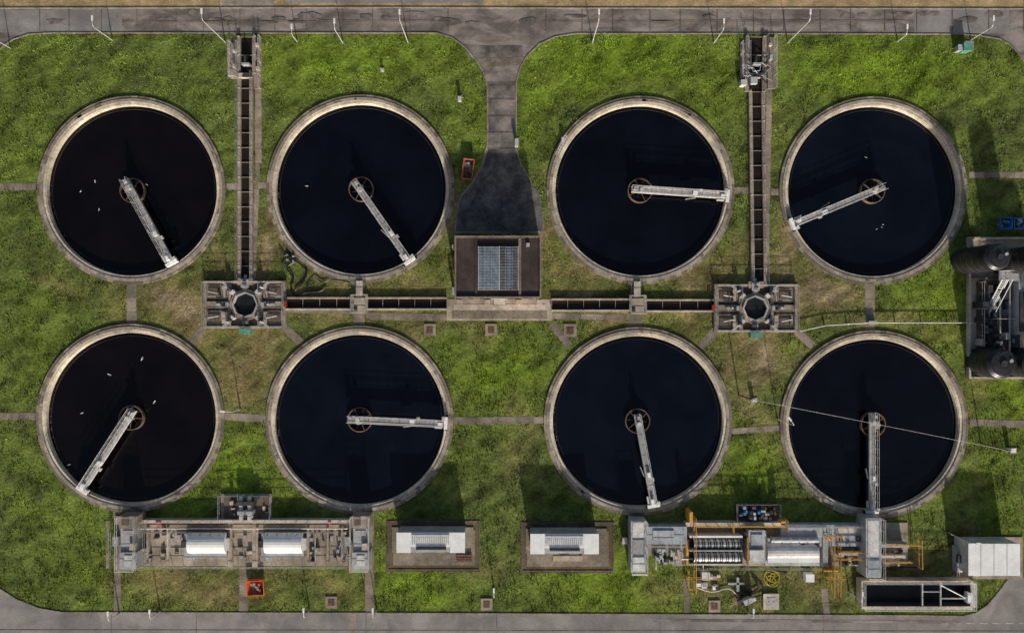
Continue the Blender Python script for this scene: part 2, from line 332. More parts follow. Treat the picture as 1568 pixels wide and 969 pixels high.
channel((437,465),(541,465),2.0,rails=False); channel((561,465),(684,465),2.0,rails=False); channel((845,467),(967,467),2.0,rails=False); channel((988,468),(1096,468),2.0,rails=False)
for (x,y) in ((551,466),(977,467)):
    g=G('channel_chamber'); g['walls'].pb(x-13,y-16,x+12,y+14,-.1,0.5,CONC2); g['cover'].pb(x-6,y-36,x+4,y-12,-.1,0.62,CONC3); g['cover'].pb(x-9,y-10,x+9,y+10,0.4,0.66,CONC); g['cover'].pb(x-9,y+4,x-4,y+10,0.5,0.8,DSTEEL)
    g['rail'].rail([(x-12,y-14),(x+11,y-14),(x+11,y+13),(x-12,y+13),(x-12,y-14)],0.5,STEEL); g.done(); block_rect(x-13,y-36,x+12,y+14)
for (x0,x1) in ((353,400),(1134,1187)):
    g=G('channel_inlet_penstock')
    g['platform'].pb(x0,66,x0+11,120,-.1,.3,CONC2); g['platform'].pb(x1-11,57,x1,136,-.1,.25,CONC2)
    g['platform'].pb(x0+12,112,x1-14,119,.1,.68,CONC3)
    g['gate'].pb((x0+x1)/2-7,96,(x0+x1)/2+5,99,.3,1.5,STEEL); g['gate'].pb((x0+x1)/2-3,84,(x0+x1)/2-1,94,.3,1.6,DSTEEL)
    g['gate'].pb((x0+x1)/2-6,114,(x0+x1)/2+8,117,.7,1.2,DSTEEL)
    g['rail'].rail([(x0+1,66),(x0+1,120),(x0+12,120)],.3,STEELL); g['rail'].rail([(x1-1,57),(x1-1,136)],.25,STEELL); g['rail'].rail([(x0+12,66),(x0+12,108)],.3,STEEL)
    for (qx,qy) in [(x1-9,66),(x1-8,84),(x1-9,102),(x0+3,76),(x0+3,98)]: g['valves'].pb(qx,qy,qx+random.uniform(3,6),qy+random.uniform(3,7),.25,random.uniform(.5,1.1),random.choice([STEEL,CONC3,GREYP,CONCD]))
    g.done(); block_rect(x0,57,x1,122)
g=G('pipe_manifold'); 
for k in range(5):
    pts=[]
    for i in range(8):
        x=1142+i*5+random.uniform(-3,3); y=100+k*7+random.uniform(-7,7); pts.append((*w(x,y),0.9+random.uniform(0,.5)))
    g['hoses'].poly(pts,0.06,random.choice([STEEL,BLACK,GREYP]))
g['valve'].pb(1150,118,1160,128,.7,1.4,GREYP); g['valve'].pb(1135,122,1144,130,.1,1.3,STEELL); g.done()
# ------------------------------------------------------------------ distribution chambers
for (x0,y0,x1,y1) in ((312,430,437,503),(1094,435,1221,509)):
    g=G('flow_distribution_chamber'); X=(x0+x1)/2;Y=(y0+y1)/2
    block_rect(x0,y0,x1,y1)
    g['floor'].pb(x0,y0,x1,y1,-.1,.18,CONCD)
    for r in((x0,y0,x1,y0+4),(x0,y1-4,x1,y1),(x0,y0+4,x0+4,y1-4),(x1-4,y0+4,x1,y1-4)): g['walls'].pb(*r,-.1,.6,CONC2)
    for xx in(X-26,X+22): g['walls'].pb(xx,y0+4.2,xx+5,y1-4.2,.1,.56,CONC2)
    for sx in(-1,1):
        for sy in(-1,1):
            cx0=X+sx*44;cy0=Y+sy*20
            g['walls'].pb(cx0-17,cy0-11,cx0+17,cy0+11,.1,.3,CONC2)
            g['hatches'].pb(cx0-10+sx*2,cy0-6,cx0+9+sx*2,cy0+6,.3,.42,CONCD)
            g['hatches'].pb(cx0-sx*12-3,cy0-9,cx0-sx*12+2,cy0+9,.3,.7,CONC)
            g['pipes'].tube((*w(cx0-8,cy0),.8),(*w(cx0+8,cy0-sy*3),.8),.12,STEEL,8)
            g['pipes'].tube((*w(cx0+6,cy0-6),.6),(*w(cx0+6,cy0+8),.6),.07,RUST,8)
    g['walls'].pb(x0+4.2,Y-5,X-24,Y+5,.1,.52,CONC2); g['walls'].pb(X+24,Y-5,x1-4.2,Y+5,.1,.52,CONC2)
    cx,cy=w(X,Y,1.0); 
    g['octagon'].ring(cx,cy,1.75,2.0,0,.95,[STEEL,CONC3],8); g['octagon'].ring(cx,cy,2.02,2.5,0,.7,CONC2,8)
    g['well_water'].cyl(cx,cy,0,.5,1.76,BLACK,8)
    for i in range(8):
        t=i*math.pi/4
        r=2.7; g['penstocks'].ob(cx+r*math.cos(t),cy+r*math.sin(t),.2,1.0,.45,.7,t,STEELL if i%2 else STEEL)
        g['penstocks'].ob(cx+(r+.55)*math.cos(t),cy+(r+.55)*math.sin(t),.2,1.5,.25,.5,t,DSTEEL)
        L=1.5 if i%2 else 1.0
        g['walkway'].ob(cx+(r+.8+L/2)*math.cos(t),cy+(r+.8+L/2)*math.sin(t),.6,.72,L,.4,t,DECK)
        if i not in(2,6): g['penstocks'].ob(cx+(r+1)*math.cos(t),cy+(r+1)*math.sin(t),.72,1.6,.25,.25,t,STEELL)
    g['rail'].rail([(x0+2,y0+2),(x1-2,y0+2),(x1-2,y1-2),(x0+2,y1-2),(x0+2,y0+2)],.6,STEEL)
    g['rail'].rail([(X-24,y0+4),(X-24,Y-12)],.56,STEEL);g['rail'].rail([(X+24,y0+4),(X+24,Y-12)],.56,STEEL);g['rail'].rail([(X-24,Y+12),(X-24,y1-3)],.56,STEEL);g['rail'].rail([(X+24,Y+12),(X+24,y1-3)],.56,STEEL)
    g['red_sign'].pb(x1-3 if x0<700 else x0-3,Y-5,x1+1 if x0<700 else x0+1,Y+3,.6,1.2,RED)
    g['green_box'].pb(X-8,y1,X+9,y1+8,-.05,.8,GREEN)
    g['inlet'].pb(X-11,y0-4,X+12,y0+6,-.05,.8,CONC2); g['inlet'].pb(X-6,y0-2,X+6,y0+10,.7,.95,STEEL)
    g.done()
# ------------------------------------------------------------------ pump house
g=G('pump_house'); z=4.8
block_rect(695,357,832,465)
x0,y0,x1,y1=696,361,829,457
g['walls'].pb(x0+1,y0+1,x1-1,y1-1,-.1,z-.1,BRICK)
g['roof'].pb(x0+3.2,y0+3.2,x1-3.2,y1-3.2,z-.098,z-.02,ROOF)
for r in((x0,y0,x1,y0+2.5),(x0,y1-3,x1,y1),(x0,y0+2.5,x0+2.5,y1-3),(x1-2.5,y0+2.5,x1,y1-3)): g['parapet'].pb(*r,z-.4,z+.3,PARA)
g['roof'].pb(794,364.5,798,453,z-.02,z+.15,PARA); g['roof'].pb(727,364.5,731,453,z-.02,z+.1,ROOF)
for xx in (712,745,775,812): g['roof'].pb(xx,364,xx+1,453,z-.02,z+.0,DSTEEL)
sx0,sy0,sx1,sy1=732,377,794,444
GL2=mk('skylight_glass_dark',(0.13,0.14,0.15),(0.08,0.088,0.1),1.0,rough=.25)
g['skylight_kerb'].pb(sx0,sy0,sx1,sy1,z-.02,z+.3,PARA)
for i in range(5):
    g['skylight_glass'].pb(sx0+1+i*6.2,sy0+1,sx0+1+i*6.2+6.0,sy1-1,z+.3,z+.36+.003*i,GLASS); g['skylight_glass'].pb(765.5+i*5.6,sy0+1,765.5+i*5.6+5.4,sy1-1,z+.3,z+.352+.003*i,GL2 if i!=2 else GLASS)
n=15
for i in range(n+1):
    yy=sy0+1+i*(sy1-sy0-2)/n; g['glazing_bars'].pb(sx0+1,yy-.15,sx1-1,yy+.15,z+.3,z+.4,GREYP)
for xx,ww in ((sx0,.8),(742,.3),(752,.3),(764,1.0),(774,.3),(784,.3),(sx1-1,.8)): g['glazing_bars'].pb(xx,sy0,xx+ww,sy1,z+.3,z+.45,STEELL)
g['doors'].pb(752,456.5,776,457.6,0,3.0,BLUEG)
for xx in (706,724,800,816): g['windows'].pb(xx,456.5,xx+10,457.4,1.2,2.6,GLASS)
for xx in (706,740,775,808): g['windows'].pb(xx,361.2,xx+14,362.4,1.0,2.6,GLASS)
for i in range(14):
    xx=random.uniform(702,822); g['roof_edge_fittings'].pb(xx,359.5,xx+random.uniform(2,8),361,z-.5,z+.1,random.choice([STEEL,PARA,DSTEEL]))
g['roof_vent'].pb(806,372,811,377,z-.02,z+.5,STEEL)
g['downpipe'].pb(692,375,695.5,380,0,z-.3,STEEL); g['downpipe'].pb(692,440,695.5,450,0,2,GREYP)
g.done()
# ------------------------------------------------------------------ kiosks
for (x0,y0) in ((607,815),(812,817)):
    g=G('equipment_kiosk'); block_rect(x0-7,y0-8,x0+124,y0+56)
    g['soil_surround'].pb(x0-16,y0-20,x0+128,y0+60,-.05,.02,SOIL); block_rect(x0-14,y0-15,x0+126,y0+58)
    g['base'].pb(x0-5,y0-4,x0+120,y0+50,-.05,.12,PATH); g['base'].pb(x0-7,y0-8,x0+118,y0+30,-.05,.16,PATH)
    z=3.5
    for r in ((-14,-18,128,-15.5),(-14,56,128,58),(-14,-15.5,-12,56),(126,-15.5,128,56)): g['edging'].pb(x0+r[0],y0+r[1],x0+r[2],y0+r[3],-.05,.1,CONCD)
    g['body'].pb(x0+.8,y0+.8,x0+104,y0+30,.12,z,GREYP)
    g['roof'].pb(x0,y0,x0+22,y0+31,z,z+.14,WHITE); g['roof'].pb(x0+22.2,y0,x0+82,y0+22,z,z+.1,WHITE); g['roof'].pb(x0+82.2,y0,x0+105,y0+31,z,z+.14,WHITE)
    g['roof'].pb(x0+22.2,y0+22.2,x0+82,y0+28,z,z+.04,GREYP)
    for i in range(20): g['ribs'].pb(x0+24+i*2.9,y0+8,x0+25.0+i*2.9,y0+19,z+.1,z+.25,GREYP)
    g['ribs'].pb(x0+23,y0+3,x0+81,y0+4.2,z+.1,z+.2,STEEL); g['ribs'].pb(x0+30,y0+24,x0+76,y0+26.5,z+.04,z+.35,DSTEEL)
    g['doors'].pb(x0+30,y0+30.3,x0+44,y0+31,.2,2.3,BLUEG); g['doors'].pb(x0+60,y0+30.3,x0+74,y0+31,.2,2.3,BLUEG)
    for i in range(4): g['vents'].pb(x0+6+i*2,y0+30.8,x0+7.4+i*2,y0+31.3,1,2,DSTEEL)
    if x0<700:
        for i in range(6): g['pallet'].pb(x0+92+(i%2)*12,y0+34+(i//2)*4,x0+103+(i%2)*12,y0+37+(i//2)*4,.12,.5,RUST)
    else:
        g['steps'].pb(x0+35,y0+34,x0+80,y0+42,.1,.3,CONCP)
    g.done()
# ------------------------------------------------------------------ left thickener works
def clutter(m,x0,y0,x1,y1,n,z0,zr,mats,smin=2,smax=7):
    for i in range(n):
        x=random.uniform(x0,x1);y=random.uniform(y0,y1);a=random.uniform(smin,smax);b=random.uniform(smin,smax)
        m.pb(x,y,min(x+a,x1+3),min(y+b,y1+3),z0,z0+random.uniform(*zr)+i*.003,random.choice(mats))
def hcyl_cover(m,x0,y0,x1,y1,z0,r,mat,n=12):
    zt=z0+r; a=w(x0,y0,zt);b=w(x1,y1,zt); yc=(a[1]+b[1])/2; ry=(a[1]-b[1])/2
    pts=[(yc+ry*math.cos(math.pi*i/n),z0+r*math.sin(math.pi*i/n)) for i in range(n+1)]
    vs=[(a[0],y,z) for y,z in pts]+[(b[0],y,z) for y,z in pts]; k=n+1
    m.add(vs,[(i,i+1,k+i+1,k+i) for i in range(n)]+[tuple(range(k))[::-1],tuple(range(k,2*k)),(0,k,2*k-1,n)],mat)
g=G('sludge_thickening_plant'); block_rect(176,790,570,872)
g['pad'].pb(210,800,536,866,-.05,.15,CONCP); g['pad'].pb(176,790,212,872,-.05,.25,CONC2); g['pad'].pb(534,790,570,874,-.05,.25,CONC2)
g['tank_walls'].pb(210,796,536,800,-.05,1.2,CONC3); g['tank_walls'].pb(214,838,282,866,.1,.2,CONCP)
g['trough'].pb(228,803,520,807,.1,.5,CONC2); g['trough'].pb(228,807.3,520,812,.1,.3,CONC2)
for x in(224,255,352,392,470,500,522): g['tank_walls'].pb(x,807,x+3,862,.1,.9,CONC3 if x%2 else CONC)
for (xa,xb) in ((230,253),(358,390),(474,498)): g['bays'].pb(xa,815,xb,858,.15,.19,CONCP)
for (xa,xb) in ((349,357),(386,394)): g['bays'].pb(xa,800,xb,868,.16,.45,CONC)
for x in (285,403):
    g['cover_base'].pb(x-3,817,x+62,854,.1,.7,GREYP); hcyl_cover(g['tank_cover'],x,818,x+58,850,.7,1.1,WHITE)
    for i in range(4): g['cover_ribs'].pb(x+5+i*15,817.5,x+6+i*15,819.5,.7,1.4,STEEL)
    g['cover_base'].pb(x+58,824,x+66,842,.1,1.2,STEELL); g['cover_base'].pb(x-8,828,x-1,838,.1,1.0,DSTEEL)
    g['cover_base'].pb(x+4,851,x+14,858,.1,.6,GREYP)
for x in (182,538):
    g['tower'].pb(x,790,x+28,808,.2,2.6,CONC2); g['tower'].pb(x+3,808.5,x+26,845,.2,2.2,GREYP); g['tower'].pb(x+1,845.5,x+27,871,.2,2.5,GREYP)
    g['tower'].pb(x+6,812,x+22,828,2.2,2.3,DECK); g['tower'].pb(x+8,850,x+20,866,2.5,2.6,STEELL); g['tower'].pb(x+4,793,x+14,804,2.6,2.8,CONCD)
    g['tower'].pb(x+16,832,x+25,842,2.2,2.7,CONC3)
    g['rail'].rail([(x,790),(x+28,790),(x+28,871),(x,871),(x,790)],2.5,STEELL)
    g['ladder'].rail([(x-9,812),(x-9,850),(x,850)],.25,STEEL); g['ladder'].pb(x-10,822,x-1,836,.2,.9,DECK)
g['rail'].rail([(212,797),(536,797)],1.2,STEELL); g['rail'].rail([(214,866),(534,866)],.2,STEELL); g['rail'].rail([(228,812),(345,812)],.3,STEEL);g['rail'].rail([(395,812),(520,812)],.3,STEEL)
g['rail'].rail([(224,812),(224,862)],.9,STEEL); g['rail'].rail([(525,812),(525,862)],.9,STEEL)
g['pipes'].tube((*w(215,806),.9),(*w(534,806),.9),.11,STEELL,8); g['pipes'].tube((*w(262,815),.5),(*w(262,860),.5),.12,STEEL,8); g['pipes'].tube((*w(484,815),.5),(*w(484,860),.5),.12,STEEL,8)
clutter(g['machinery'],216,812,280,858,18,.15,(.2,.8),[STEEL,DSTEEL,CONC3,GREYP,CONC2,CONC])
clutter(g['machinery'],350,812,398,858,10,.15,(.2,.6),[STEEL,CONC3,CONC2]); clutter(g['machinery'],468,812,532,858,20,.15,(.2,.8),[STEEL,DSTEEL,CONC3,GREYP,CONC2,CONC])
g['red_valves'].pb(238,799,246,803,.5,1.4,RED); g['red_valves'].pb(502,799,507,803,.5,1.4,RED)
g['annex'].pb(338,756,416,797,-.05,.3,CONC2); g['annex'].pb(343,759,362,795,.3,.45,CONCD); g['annex'].pb(392,759,412,795,.3,.45,CONCD)
for x in (366,379): g['annex'].pb(x,760,x+5,796,.3,1.5,STEELL); g['annex'].pb(x-4,768,x+9,774,.3,1.8,DSTEEL); g['annex'].pb(x-3,782,x+8,788,.3,1.7,STEEL)
g['rail'].rail([(338,797),(338,757),(416,757),(416,797)],.3,STEEL)
clutter(g['annex_gear'],345,760,408,790,18,.4,(.2,.9),[STEEL,DSTEEL,CONC3])
block_rect(338,756,416,797)
g.done()
# ------------------------------------------------------------------ right dewatering works
g=G('sludge_dewatering_plant'); block_rect(967,796,1400,868); block_rect(1126,770,1192,798)
g['pad'].pb(1030,800,1390,866,-.05,.15,CONCP); g['pad'].pb(985,800,1032,850,-.05,.18,CONC2)
g['deck'].pb(985,806,1052,833,.15,1.6,BLUEG); g['deck'].pb(1196,803,1326,836,.15,1.4,BLUEG); g['deck'].pb(1050,800,1196,806,.15,1.5,CONC3)
g['deck'].pb(1000,812,1032,828,1.6,1.75,GREYP); g['deck'].pb(1206,808,1265,822,1.4,1.55,STEEL); g['deck'].pb(1280,806,1318,816,1.4,1.5,CONC3)
g['tower'].pb(966,797,990,876,-.05,2.6,GREYP); g['tower'].pb(969,800,987,822,2.6,2.75,STEELL); g['tower'].pb(969,826,987,850,2.6,2.7,DECK); g['tower'].pb(969,853,987,873,2.6,2.7,STEELL)
g['tower'].pb(1326,793,1350,884,-.05,3.0,GREYP); g['tower'].pb(1329,797,1347,850,3.0,3.1,STEELL); g['tower'].pb(1329,856,1347,882,3.0,3.1,BLUEG)
g['drum_frame'].pb(1056,822,1137,864,.1,.9,DSTEEL)
for yc in (833,853):
    p=w(1062,yc,1.5);q=w(1132,yc,1.5); g['drums'].tube((*p,1.2),(*q,1.2),.7,STEEL,18)
    for i in range(24):
        t=i/23; x=p[0]+(q[0]-p[0])*t; g['drums'].tube((x,p[1],1.2),(x+.12,p[1],1.2),.76,DSTEEL if i%3 else STEELL,18)
g['drum_frame'].pb(1056,820,1137,823,.1,1.9,WHITE); g['drum_frame'].pb(1056,842,1137,844,.1,2.1,STEEL); g['drum_frame'].pb(1056,863,1137,865,.1,1.6,STEELL)
g['hopper'].pb(1146,812,1172,862,.1,2.2,GREYP); g['hopper'].pb(1150,818,1168,836,2.2,2.35,BLUEG); g['hopper'].pb(1148,842,1170,858,2.2,2.6,STEELL)
g['cover_base'].pb(1172,828,1258,866,.1,.8,GREYP); hcyl_cover(g['tank_cover'],1176,831,1255,863,.8,1.2,STEELL)
g['tank_cover'].pb(1176,846,1255,861,.8,1.85,WHITE)
for i in range(6): g['cover_ribs'].pb(1184+i*13,824,1186+i*13,831,.2,2.0,STEEL)
g['vessel'].tube((*w(1180,826,1.6),1.6),(*w(1252,826,1.6),1.6),.45,GREYP,14)
g['walkway'].pb(1350,833,1392,838,.2,2.0,DECK); g['walkway'].pb(1350,850,1386,854,.2,1.5,CONC3); g['walkway'].pb(1284,846,1326,850,.2,1.6,CONC3)
g['walkway'].pb(1260,815,1268,868,.2,1.6,DECK)
R_=[([(1059,786),(1059,898)],.2,2.6),([(1064,803),(1200,803)],1.5,1.2),([(1200,792),(1200,808)],1.5,1.6),([(1048,880),(1100,882)],.1,1.4),([(1052,870),(1052,898),(1064,898)],.1,1.2),([(1268,815),(1268,905)],.2,2.2),([(1278,815),(1278,905)],.2,2.0),
 ([(1262,818),(1284,818)],1.6,1.3),([(1284,842),(1324,842)],1.6,1.2),([(1284,853),(1324,853)],1.6,1.2),([(1350,830),(1406,832)],1.8,1.2),([(1400,820),(1401,864)],.2,2.0),([(1260,880),(1288,880)],.1,1.6),([(1268,815),(1268,822),(1262,822)],1.6,1.2),([(1120,800),(1120,812)],1.5,1.2),([(1142,820),(1142,860)],1.6,1.2),([(1350,858),(1392,858)],1.5,1.0)]
for pts,z,h in R_: g['yellow_rails'].rail(pts,z,YEL,h=h,r=.06,step=1.5)
g['yellow_rails'].pb(1056,784,1061,800,.2,2.8,YEL); g['yellow_rails'].pb(1262,873,1284,875,.2,2.0,YEL); g['yellow_rails'].pb(1196,798,1204,801,1.5,2.8,YEL); g['yellow_rails'].pb(1051,826,1055,864,.2,1.2,YEL)
g['rail'].rail([(966,797),(990,797),(990,876),(966,876),(966,797)],2.6,STEELL); g['rail'].rail([(990,834),(1050,834)],1.6,STEELL); g['rail'].rail([(1326,793),(1350,793),(1350,884),(1326,884),(1326,793)],3.0,STEELL)
g['rail'].rail([(1064,868),(1258,868)],.2,STEEL); g['rail'].rail([(1204,804),(1324,804)],1.4,STEELL)
clutter(g['machinery'],995,836,1048,862,22,.1,(.2,1.0),[STEEL,CONC3,GREYP,BLUEG,DSTEEL]); clutter(g['machinery'],1140,806,1176,826,14,1.0,(.3,1.2),[STEEL,DSTEEL,STEELL])
clutter(g['machinery'],1286,838,1324,866,18,.1,(.2,.9),[STEEL,DSTEEL,CONC3,CONCD]); clutter(g['machinery'],1352,840,1384,864,16,.1,(.2,.9),[STEEL,DSTEEL,CONC3,CONCD]); clutter(g['machinery'],1208,822,1320,834,12,1.4,(.1,.5),[STEEL,DSTEEL,STEELL])
g['annex'].pb(1127,771,1191,797,-.05,.4,CONCD); clutter(g['annex'],1129,773,1186,793,46,.4,(.3,1.4),[STEEL,DSTEEL,RUST,BLUE,STEELL,DSTEEL,RUST,DSTEEL]); g['rail'].rail([(1126,797),(1126,770),(1192,770),(1192,797)],.4,STEEL)
for i in range(14):
    x=random.uniform(990,1380);y=random.uniform(838,866);dx,dy=random.choice([(random.uniform(8,30),0),(0,random.uniform(5,22))])
    zz=random.uniform(.4,1.4);p=w(x,y);q=w(x+dx,y+dy); g['pipes'].tube((*p,zz),(*q,zz),random.uniform(.06,.14),random.choice([STEELL,STEEL,BLACK]),8)
clutter(g['skid_units'],1066,872,1100,900,10,.05,(.2,.9),[STEEL,WHITE,DSTEEL,GREYP],3,8)
g['skid_units'].pb(1234,879,1247,891,-.05,1.2,WHITE); g['skid_units'].pb(1075,876,1087,888,-.05,1.1,STEELL); g['skid_units'].pb(1128,884,1132,905,0,.4,STEEL); g['skid_units'].pb(1115,892,1140,895,0,.4,STEEL)
g.done()
g=G('mobile_pump'); p=w(1142,916); g['body'].ob(p[0],p[1],.3,1.2,1.3,.8,.4,GREYP); g['body'].ob(p[0]+.8,p[1]+.4,.3,1.4,.5,.5,.4,STEELL); g['body'].ob(p[0]-1.1,p[1]-.2,.2,.8,.7,.5,.4,DSTEEL)
for a in (-.6,.6):
    for b_ in (-.5,.5): g['wheels'].tube((p[0]+a,p[1]+b_,.3),(p[0]+a,p[1]+b_*1.3,.3),.3,BLACK,12)
g['drawbar'].tube((p[0]-1.2,p[1]-.4,.4),(p[0]-2.4,p[1]-.9,.35),.06,STEEL); g.done()
def hose(cx,cy,n,rad,mat,name,r=0.06,seed=1,el=1.0):
    rr=random.Random(seed); g=G(name); pts=[];t=0
    for i in range(n):
        t+=0.5; R=rad*(0.6+0.4*math.sin(i*.37+seed)); px=cx+R*math.cos(t)*el+rr.uniform(-1.5,1.5);py=cy+R*math.sin(t)+rr.uniform(-1.5,1.5); pts.append((*w(px,py),.1+.012*(i%9)))
    g['hose'].poly(pts,r,mat); g.done()
hose(1181,884,60,13,YHOSE,'coiled_hose',.045,3); hose(1200,872,18,12,BLACK,'coiled_hose',.06,5)
def wire(name,pts,r,mat,sub=8):
    g=G(name); P=[Vector(p) for p in pts]; out=[]
    for i in range(len(P)-1):
        p0=P[max(i-1,0)];p1=P[i];p2=P[i+1];p3=P[min(i+2,len(P)-1)]
        for k in range(sub):
            t=k/sub; out.append(0.5*((2*p1)+(p2-p0)*t+(2*p0-5*p1+4*p2-p3)*t*t+(3*p1-p0-3*p2+p3)*t**3))
    out.append(P[-1]); g['pipe'].poly(out,r,mat); g.done()
def ppts(l,z=.22): return [(*w(x,y),z) for x,y in l]
wire('flexible_pipe',ppts([(436,392),(446,388),(452,400),(440,410),(450,425),(446,440),(452,452),(470,448),(490,446),(500,440)]),.11,BLACK)
wire('flexible_pipe',ppts([(447,395),(460,404),(470,415),(466,430),(458,440),(452,445)]),.11,BLACK)
wire('flexible_pipe',ppts([(428,380),(438,396),(434,405),(445,412)]),.09,DSTEEL)
wire('flexible_pipe',ppts([(470,440),(482,425),(494,432),(510,428),(536,432)]),.08,BLACK)
wire('flexible_pipe',ppts([(1140,868),(1130,890),(1142,905),(1160,898),(1150,880),(1170,905),(1145,915)],.22),.09,BLACK)
wire('flexible_pipe',ppts([(1066,898),(1090,905),(1115,900),(1130,912)],.22),.07,STEELL)
g=G('valve_assembly'); clutter(g['v'],434,388,450,400,7,0,(.2,.7),[STEEL,DSTEEL,GREYP],2,4); g.done()
g=G('overground_pipe'); P=[(*w(1222,507),.7),(*w(1262,498),.7),(*w(1330,494),.7),(*w(1485,494),.7)]; g['pipe'].poly(P,.08,STEELL,8)
for x,y in ((1222,507),(1262,498),(1296,496),(1330,494),(1370,494),(1410,494),(1450,494),(1480,494)): q=w(x,y); g['supports'].ob(q[0],q[1],0,.6,.15,.3,0,CONC2)
g['pipe'].ob(*w(1333,494),0,.8,1.3,.5,0,CONC3); g.done()
# ------------------------------------------------------------------ right hand tank farm
block_rect(1484,363,1640,580)
g=G('chemical_dosing_plant')
g['pad'].pb(1485,364,1640,580,-.05,.15,CONC); g['pad'].pb(1487,430,1499,576,.15,.2,CONC3)
for r in((1484,363,1640,366),(1484,577,1640,580),(1484,366,1487,577)): g['bund_wall'].pb(*r,-.05,.7,CONC3)
g['bund_wall'].pb(1487,425,1640,430,.1,.6,CONC2)
def silo(px,py,r,h,mat):
    cx,cy=w(px,py,h); m=g['silo']; m.cyl(cx,cy,.1,h-.5,r,mat,36); m.cyl(cx,cy,h-.5,h-.15,r,mat,36,r2=r*.8); m.cyl(cx,cy,h-.15,h,r*.8,mat,36,r2=r*.35)
    m.cyl(cx,cy,h,h+.2,r*.22,DSTEEL,20); m.cyl(cx+r*.5,cy+r*.2,h-.2,h+.1,r*.12,GREYP,12)
    for zz in (1.2,2.4,3.6,4.8,6.0):
        if zz<h-.6: m.ring(cx,cy,r,r+.05,zz,zz+.12,DSTEEL,32)
    for i in range(7):
        a=math.pi*.5+2*math.pi*i/14; g['silo_rails'].tube((cx+r*.8*math.cos(a),cy+r*.8*math.sin(a),h-.15),(cx+r*.8*math.cos(a),cy+r*.8*math.sin(a),h+.8),.02,DSTEEL,5)
        a2=a+2*math.pi/14; g['silo_rails'].tube((cx+r*.8*math.cos(a),cy+r*.8*math.sin(a),h+.8),(cx+r*.8*math.cos(a2),cy+r*.8*math.sin(a2),h+.8),.02,DSTEEL,5)
silo(1531,393,1.9,8.0,SILO); silo(1594,395,1.9,8.0,SILO); silo(1537,557,2.2,5.2,SILO); silo(1592,557,2.2,5.2,SILO)
silo(1622,470,2.2,7.0,SILO)
g['housing'].pb(1560,412,1640,512,.1,3.2,GREYP); g['housing'].pb(1565,416,1640,440,3.2,3.5,STEELL); g['housing'].pb(1562,448,1600,508,3.2,3.4,DSTEEL)
g['housing'].pb(1514,486,1562,532,.1,1.5,DSTEEL); g['housing'].pb(1500,432,1512,530,.1,.9,CONCD); g['housing'].pb(1546,385,1568,405,.1,3.2,STEELL)
a=w(1512,480,.2); b=w(1540,428,3.4)
for s_ in(-.45,.45):
    g['stair'].tube((a[0]+s_,a[1],.2),(b[0]+s_,b[1],3.3),.08,WHITE,6); g['stair'].tube((a[0]+s_,a[1],1.2),(b[0]+s_,b[1],4.3),.05,WHITE,6)
for i in range(14):
    t=(i+.5)/14; x=a[0]+(b[0]-a[0])*t;y=a[1]+(b[1]-a[1])*t; g['stair'].ob(x,y,.2+3.1*t-.03,.2+3.1*t+.02,.9,.28,0,STEELL)
g['landing'].pb(1530,415,1562,430,3.1,3.25,DECK); g['rail'].rail([(1530,415),(1562,415)],3.25,STEELL)
g['pipes'].tube((*w(1520,545),1.6),(*w(1520,415),1.6),.14,STEELL,8); g['pipes'].tube((*w(1508,545),1.0),(*w(1508,440),1.0),.1,STEEL,8); g['pipes'].tube((*w(1530,415),2.2),(*w(1530,545),2.2),.12,GREYP,8)
g['pipes'].tube((*w(1500,525),1.0),(*w(1580,525),1.0),.12,STEELL,8); g['pipes'].tube((*w(1550,440),3.6),(*w(1550,520),3.6),.2,STEELL,10)
clutter(g['machinery'],1502,434,1556,540,46,.2,(.4,2.4),[STEEL,DSTEEL,DSTEEL,GREYP,BLACK,DSTEEL],3,12); clutter(g['machinery'],1546,376,1600,420,14,.2,(.6,3.4),[STEEL,DSTEEL,STEELL,DSTEEL],4,10)
g['rail'].rail([(1500,432),(1500,530)],.9,STEELL); g['rail'].rail([(1514,488),(1560,488)],1.5,STEELL)
g.done()
def skip(name,x0,y0,x1,y1,mat,h=1.1,fill=RUST,ang=0):
    g=G(name); cx,cy=w((x0+x1)/2,(y0+y1)/2,h); lx=(x1-x0)*S;ly=(y1-y0)*S; t=.12
    c,s_=math.cos(ang),math.sin(ang)
    def R(x,y,z): return (cx+c*x-s_*y,cy+s_*x+c*y,z)
    k=.72; o=[R(-lx/2*k,-ly/2,.1),R(lx/2*k,-ly/2,.1),R(lx/2*k,ly/2,.1),R(-lx/2*k,ly/2,.1),R(-lx/2,-ly/2,h),R(lx/2,-ly/2,h),R(lx/2,ly/2,h),R(-lx/2,ly/2,h)]
    a=lx/2-t;b=ly/2-t; i_=[R(-a,-b,h),R(a,-b,h),R(a,b,h),R(-a,b,h),R(-a*k,-b,.3),R(a*k,-b,.3),R(a*k,b,.3),R(-a*k,b,.3)]
    g['shell'].add(o+i_,[(3,2,1,0),(0,1,5,4),(1,2,6,5),(2,3,7,6),(3,0,4,7),(4,5,9,8),(5,6,10,9),(6,7,11,10),(7,4,8,11),(8,9,13,12),(9,10,14,13),(10,11,15,14),(11,8,12,15)],mat)
    g['contents'].add([i_[4],i_[5],i_[6],i_[7]],[(0,1,2,3)],fill)
    for q in range(9):
        x=random.uniform(-a*.6,a*.6);y=random.uniform(-b*.7,b*.7);p=R(x,y,0); g['contents'].ob(p[0],p[1],.3,random.uniform(.5,1),random.uniform(.3,.9),random.uniform(.2,.5),random.uniform(0,3),random.choice([fill,CONCD,STEEL,mat]))
    for sg in(-1,1):
        for u in(-.3,.3): p=R(lx*u,sg*(ly/2+.05),0); g['lugs'].ob(p[0],p[1],.5,.75,.18,.1,ang,mat)
    g.done(); block_rect(x0,y0,x1,y1)
